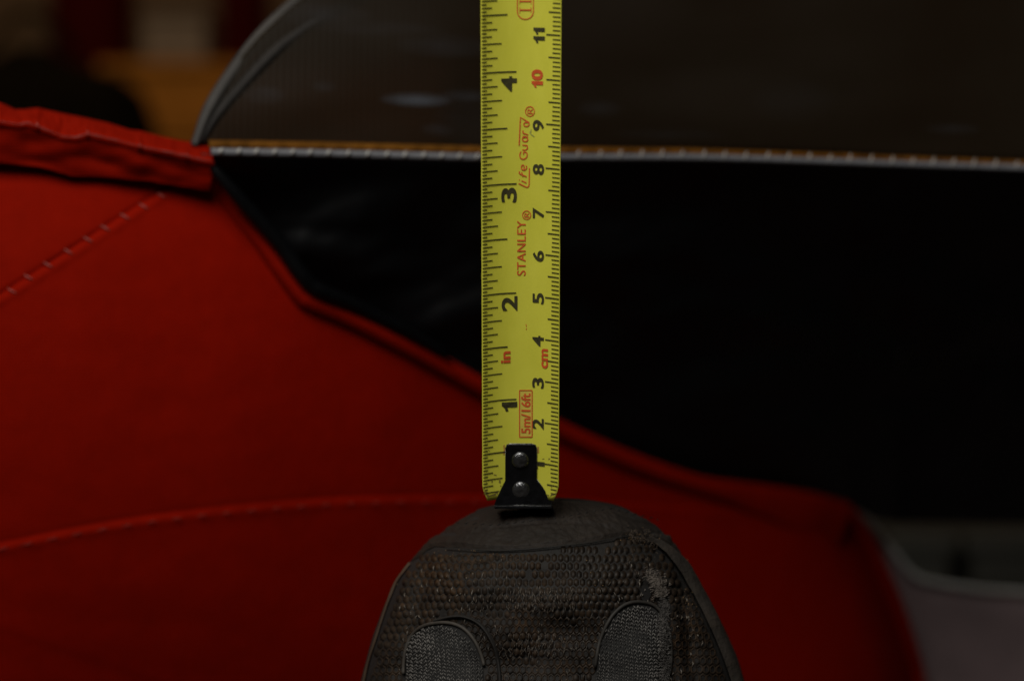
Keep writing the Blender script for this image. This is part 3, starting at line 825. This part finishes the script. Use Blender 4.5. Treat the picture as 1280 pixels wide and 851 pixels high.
def s_at(px, py=300): return tinv(px, py)[0]
EDL = -HALF+.00006; EDR = HALF-.00006
SI = {1: s_at(645.6), 2: s_at(634.3), 4: s_at(627.3), 8: s_at(622), 16: s_at(615.5), 32: s_at(608.6)}
SC = {10: s_at(682), 5: s_at(685), 1: s_at(690)}
l1in = .0254; LMAX = .25
vs, fs = [], []
for k in range(1, int(LMAX/l1in*32)):
    l = k*l1in/32
    q = 32
    for dd in (1, 2, 4, 8, 16):
        if k % (32//dd) == 0: q = dd; break
    if l < .0024: continue
    e = SI[q]
    if l < .0118: e = min(e, s_at(631)+.0005)
    w = .00013 if q > 2 else .00015
    ed = EDL if l > .0045 else -HALF*(1-(.0045-l)/.0045*.2)+.0002
    quad_ink(vs, fs, ed+random.uniform(0, .00008), e+random.uniform(-.00006, .00006), l-w, l+w)
obj('inch_ticks', vs, fs, m_ink, blade, smooth=False)
vs, fs = [], []
for k in range(3, int(LMAX*1000)):
    l = k*.001; q = 10 if k % 10 == 0 else 5 if k % 5 == 0 else 1
    e = SC[q]; w = .00013 if q == 1 else .00015
    ed = EDR if l > .0045 else HALF*(1-(.0045-l)/.0045*.2)-.0002
    quad_ink(vs, fs, e+random.uniform(-.00006, .00006), ed-random.uniform(0, .00008), l-w, l+w)
obj('centimetre_ticks', vs, fs, m_ink, blade, smooth=False)
def text_mesh(txt, bold=0.0, shear=0.0, space=1.0):
    cu = bpy.data.curves.new('t', 'FONT'); cu.body = txt; cu.offset = bold; cu.shear = shear; cu.space_character = space
    cu.resolution_u = 6
    o = bpy.data.objects.new('t', cu); COL.objects.link(o)
    dg = bpy.context.evaluated_depsgraph_get()
    me = bpy.data.meshes.new_from_object(o.evaluated_get(dg))
    vs = [tuple(v.co) for v in me.vertices]; fs = [tuple(p.vertices) for p in me.polygons]
    bpy.data.objects.remove(o); bpy.data.curves.remove(cu); bpy.data.meshes.remove(me)
    return vs, fs
def glyph_one(name, box, mat):
    x0, y0, x1, y1 = box; ym = (y0+y1)/2; xm = (x0+x1)/2
    s0, s1 = tinv(x0, ym)[0], tinv(x1, ym)[0]; l0, l1 = tinv(xm, y1)[1], tinv(xm, y0)[1]
    P = [(.42, 0), (1, 0), (1, 1), (.62, 1), (.5, .9), (.32, .8), (0, .74), (0, .56), (.42, .62)]
    o = obj(name, [T(s1+(s0-s1)*y, l0+(l1-l0)*x, INK) for x, y in P], [(0, 1, 2, 3, 4, 5, 8), (5, 6, 7, 8)], mat, blade, smooth=False)
    return o
def put_text(name, txt, box, mat, bold=0.0, shear=0.0, space=1.0, off=INK, par=None):
    """box = (x0, y0, x1, y1) in the photo; text runs up the blade"""
    vs, fs = text_mesh(txt, bold, shear, space)
    A = np.array(vs); mn, mx = A[:, :2].min(0), A[:, :2].max(0)
    x0, y0, x1, y1 = box; ym = (y0+y1)/2; xm = (x0+x1)/2
    s0, s1 = tinv(x0, ym)[0], tinv(x1, ym)[0]; l0, l1 = tinv(xm, y1)[1], tinv(xm, y0)[1]
    out = [T(s1+(s0-s1)*(y-mn[1])/(mx[1]-mn[1]), l0+(l1-l0)*(x-mn[0])/(mx[0]-mn[0]), off) for x, y, _ in vs]
    return obj(name, out, fs, mat, par or blade, smooth=False)
for n_, bx in (('4', (626.2, 95.5, 646.1, 114.4)), ('3', (626.3, 234.6, 646, 253)), ('2', (626.8, 370, 646.8, 388.4))):
    put_text('number', n_, bx, m_ink, .026)
for n_, bx in (('9', (666, 150, 680.2, 163.8)), ('8', (666, 205, 680.4, 218.6)), ('7', (666, 259.6, 680.4, 272.8)), ('6', (666, 313, 680.2, 326.7)),
               ('5', (665.8, 366, 680.2, 379.6)), ('4', (665.6, 419.4, 680, 432.6)), ('3', (665.3, 471.7, 680.1, 484.8)), ('2', (665.3, 522.7, 680, 536))):
    put_text('number', n_, bx, m_ink, .026)
put_text('number', '0', (664.4, 87, 678.9, 100.6), m_redink, .045)
glyph_one('number', (664.6, 101.6, 678.9, 109.6), m_redink)
glyph_one('number', (627, 502, 646.5, 513.5), m_ink)
for q in ((34.8, 43.4), (45.6, 54.2)): glyph_one('number', (666.8, q[0], 681.3, q[1]), m_ink)
glyph_one('number', (666.5, 576.5, 681, 585.5), m_ink)
put_text('number', '2', (667, -24, 681.5, -11), m_ink, .03)
glyph_one('number', (667, -10, 681.5, -1.5), m_ink)
put_text('maker_name', 'STANLEY', (646.2, 275.6, 657.3, 344.2), m_redink, .006, 0, 1.08)
put_text('registered_mark', '®', (652.6, 263, 664, 274.6), m_redink, .004)
put_text('registered_mark', '®', (656.3, 132.8, 668.6, 146), m_redink, .004)
put_text('unit_letters', 'in', (625.9, 438.8, 638.0, 453.4), m_redink, .03)
put_text('unit_letters', 'cm', (677, 435.8, 685.4, 460.2), m_redink, .03)
put_text('length_text', '5m/16ft', (651.3, 491, 663.4, 541.5), m_redink, .02)
# hand-lettered "Life Guard": strokes
def strokes(name, polys, w, mat, closed=False, cpx=lambda x, y: (x, y), off=INK, par=None):
    vs, fs = [], []
    for P in polys:
        P = [cpx(*p) for p in P]; Q = [tinv(*p) for p in P]
        for i, (s, l) in enumerate(Q):
            a = Q[max(0, i-1)]; b = Q[min(len(Q)-1, i+1)]
            if P[0] == P[-1]:
                if i == 0: a = Q[-2]
                if i == len(Q)-1: b = Q[1]
            tx, ty = b[0]-a[0], b[1]-a[1]; L = math.hypot(tx, ty) or 1; nx, ny = -ty/L*w/2, tx/L*w/2
            vs += [T(s+nx, l+ny, off), T(s-nx, l-ny, off)]
        b0 = len(vs)-2*len(Q)
        for i in range(len(Q)-1): fs.append((b0+2*i, b0+2*i+1, b0+2*i+3, b0+2*i+2))
    return obj(name, vs, fs, mat, par or blade, smooth=False)
def sm(pts, n=14): return [tuple(p) for p in spline(pts, n)]
cl = lambda x, y: (640+x/7.1, 120+y/7.1)
LG = [
    [(58, 776), (90, 791), (124, 808), (138, 810), (148, 800), (152, 780), (153, 720), (155, 640)],               # L and its underline
    sm([(84, 752), (104, 760), (128, 772)], 6), [(62, 742), (68, 745)],                                             # i
    sm([(66, 668), (64, 684), (78, 695), (104, 706), (130, 717)], 12), [(86, 676), (96, 716)],                      # f
    sm([(106, 655), (106, 620), (92, 614), (84, 628), (86, 648), (104, 658), (124, 650), (130, 634), (126, 618)], 26),    # e
    sm([(80, 492), (70, 515), (72, 545), (96, 562), (122, 552), (134, 528), (130, 504), (104, 498), (102, 520)], 30),   # G
    sm([(92, 478), (118, 480), (136, 466), (134, 444), (122, 436)], 14), sm([(92, 436), (116, 438), (140, 444)], 6),  # u
    sm([(122, 366), (98, 370), (92, 386), (104, 402), (128, 404), (140, 388), (132, 370), (122, 366)], 20), sm([(94, 358), (118, 362), (142, 366)], 6),   # a
    sm([(96, 332), (120, 338), (144, 346)], 6), sm([(108, 334), (96, 322), (98, 306)], 8),                          # r
    sm([(132, 236), (112, 238), (104, 252), (114, 268), (136, 270), (152, 256), (148, 240), (132, 236)], 20),        # d bowl
    [(154, 238), (128, 222), (100, 205), (76, 190), (72, 230), (69, 300), (66, 370), (62, 440)],                     # d stem + overline
]
strokes('script_lettering', LG, .00026, m_redink, cpx=cl)
def rrect(x0, y0, x1, y1, r, n=8):
    P = []
    for (cx, cy, a0) in ((x1-r, y0+r, -90), (x1-r, y1-r, 0), (x0+r, y1-r, 90), (x0+r, y0+r, 180)):
        for k in range(n+1):
            a = math.radians(a0+90*k/n); P.append((cx+r*math.cos(a), cy+r*math.sin(a)))
    # densify
    Q = []
    P.append(P[0])
    for i in range(len(P)-1):
        m_ = max(1, int(math.hypot(P[i+1][0]-P[i][0], P[i+1][1]-P[i][1])/3))
        for k in range(m_): Q.append((P[i][0]+(P[i+1][0]-P[i][0])*k/m_, P[i][1]+(P[i+1][1]-P[i][1])*k/m_))
    Q.append(Q[0]); return Q
strokes('length_frame', [rrect(649.4, 487.6, 665.2, 545.8, .5, 2)], .00024, m_redink)
b_ = rrect(649.6, 488, 665, 545.5, .5, 2)
vs, fs = [], []
sa, la = tinv(649.4, 516.6); sb, _ = tinv(665.2, 516.6); lt, lb_ = tinv(657, 487.6)[1], tinv(657, 545.8)[1]
quad_ink(vs, fs, sa, sb, lb_, lt, 8, off=INK*.45); obj('length_tint', vs, fs, m_tint, blade, smooth=False)
strokes('class_frame', [rrect(646.6, -10, 666.8, 24.4, 10)], .00022, m_redink)
strokes('class_numeral', [[(649.4, 12.8), (656, 12.8), (663.8, 12.8)], [(649.4, 2), (656, 2), (663.8, 2)]], .00030, m_redink)
strokes('class_numeral', [[(649.6, y-3.5), (649.6, y+3.5)] for y in (2, 12.8)]+[[(663.8, y-3.5), (663.8, y+3.5)] for y in (2, 12.8)], .00013, m_redink)
strokes('smudge', [[(662, 165), (664.5, 168.5), (668, 171)], [(664, 162), (663, 167)]], .00022, simple('grey smudge', (.30, .31, .07), .6, .2), off=INK*.7)
strokes('smudge', [[(657.4, 405), (658.2, 408)], [(658.2, 410), (657.6, 412)]], .00016, m_redink, off=INK*.7)
strokes('smudge', [[(606, 617), (612, 619), (620, 618)], [(609, 620), (618, 617), (624, 613)], [(605, 614), (611, 622)], [(688, 619), (696, 616)], [(690, 609), (688, 606)]], .00022, m_grime, off=INK*.6)
random.seed(9)
for k in range(16):
    x = random.choice((random.uniform(605, 628), random.uniform(676, 696))); y = random.uniform(596, 622) if k < 11 else random.uniform(545, 600)
    a_ = random.uniform(0, 3.1); q_ = random.uniform(1.5, 4)
    strokes('smudge', [[(x, y), (x+q_*math.cos(a_)*.6, y+q_*math.sin(a_)*.4), (x+q_*math.cos(a_), y+q_*math.sin(a_))]], random.uniform(.00012, .0003), m_grime, off=INK*.6)
# hook: pressed plate with flared foot, lip turned back over the toe
xs0 = lambda px: (px-650.6)/F*.505
def lpy(py): return tinv(650.6, py)[1]
outl = [(631.5, 600), (631.5, 560), (633.5, 555), (638, 553.6), (664, 553.6), (669.5, 555.5), (671, 560), (671, 598), (678, 608), (686, 621), (690.5, 631.5), (617.5, 631.5), (621, 622), (627, 609)]
bm = bmesh.new()
def hk(px, py, off):
    s, l = tinv(px, py)
    return T(0, l, 0)+Vector(((px-650.6)/F*(D0-l*math.sin(TH)), 0, 0))+NN*(off+.55*(R*(1-math.cos(s/R))))
fr = [bm.verts.new(hk(x, y, .0006)) for x, y in outl]; bk = [bm.verts.new(hk(x, y, .00004)) for x, y in outl]
bm.faces.new(fr); bm.faces.new(bk[::-1])
for i in range(len(outl)):
    j = (i+1) % len(outl); bm.faces.new((fr[j], fr[i], bk[i], bk[j]))
bmesh.ops.recalc_face_normals(bm, faces=bm.faces)
me = bpy.data.meshes.new('hook'); bm.to_mesh(me); bm.free(); me.materials.append(m_hook)
hook = bpy.data.objects.new('hook', me); COL.objects.link(hook); attach(hook, tape); bev(hook, .00022, 3)
glint = simple('bright edge glint', (.22, .22, .21), .35, .6, 1400, metal=.8)  # bright lines painted in as glints along the hook's edges
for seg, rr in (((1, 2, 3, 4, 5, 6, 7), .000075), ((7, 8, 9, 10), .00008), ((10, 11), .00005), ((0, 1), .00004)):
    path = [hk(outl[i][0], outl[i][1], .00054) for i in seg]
    v, f = tube(path, [rr*(.6+.5*random.random()) for _ in path], 6); obj('edge_glint', v, f, glint, hook)
# lip behind the blade end
z1 = hk(650, 631.5, 0).z
v, f = boxmesh(P0.x+xs0(617.8), P0.x+xs0(690.2), P0.y-.0012, P0.y+.009, z1-.0006, z1+.0002)
bev(obj('hook_lip', v, f, m_hook, tape, smooth=False), .0002)
for (rx, ry, rr) in ((650.3, 574, 11.2), (651.3, 611.5, 12.2)):
    vs, fs = [], []; n = 28; rad = rr/F*.505
    c = hk(rx, ry, .0006)
    prof = [(1.18, 0), (1.18, .0001), (1.0, .00012), (1.0, .00028), (.86, .00062), (.55, .00088), (.2, .00095)]
    for (k_, h_) in prof:
        for i in range(n):
            a = 2*math.pi*i/n; vs.append(c+Vector((1, 0, 0))*rad*k_*math.cos(a)+UU*rad*k_*math.sin(a)+NN*h_)
    for j in range(len(prof)-1):
        for i in range(n): fs.append((j*n+i, j*n+(i+1) % n, (j+1)*n+(i+1) % n, (j+1)*n+i))
    fs.append(tuple((len(prof)-1)*n+i for i in range(n)))
    obj('rivet', vs, fs, m_rivet, tape)
# rust stain beside the hook's top corner
strokes('smudge', [[(629.8, 556), (630.5, 562), (629.6, 568)], [(672.6, 558), (673, 566)]], .0004, simple('rust stain', (.42, .24, .04), .7, .2), off=INK*.6)
# case above the frame
ce = T(0, LEN+.001, 0)
def casefn(w, hgt, dep, sc=1.0):
    vs, fs = [], []
    prof = []
    for k in range(40):
        a = 2*math.pi*k/40; c, s_ = math.cos(a), math.sin(a); e = (abs(c)**3.2+abs(s_)**3.2)**(-1/3.2)
        prof.append((c*e*dep/2*sc, s_*e*hgt/2*sc))
    C0 = ce+UU*(hgt/2)+NN*(-dep/2+.006)
    rows = [(-w/2, .86), (-w/2+.003, .97), (-w/2+.006, 1), (w/2-.006, 1), (w/2-.003, .97), (w/2, .86)]
    for (x, k_) in rows:
        for (a, b) in prof: vs.append(C0+Vector((x, 0, 0))+NN*a*k_+UU*b*k_)
    for j in range(5):
        for i in range(40): fs.append((j*40+i, j*40+(i+1) % 40, (j+1)*40+(i+1) % 40, (j+1)*40+i))
    fs.append(tuple(range(40))[::-1]); fs.append(tuple(200+i for i in range(40)))
    return vs, fs
v, f = casefn(.034, .068, .064); obj('case', v, f, simple('yellow case plastic', (.6, .42, .02), .4, .05), tape)
v, f = casefn(.0352, .058, .054, .8); obj('case_label', v, f, m_hook, tape)

print('triangles approx', sum(len(o.data.polygons)*2 for o in COL.objects if o.type == 'MESH'))
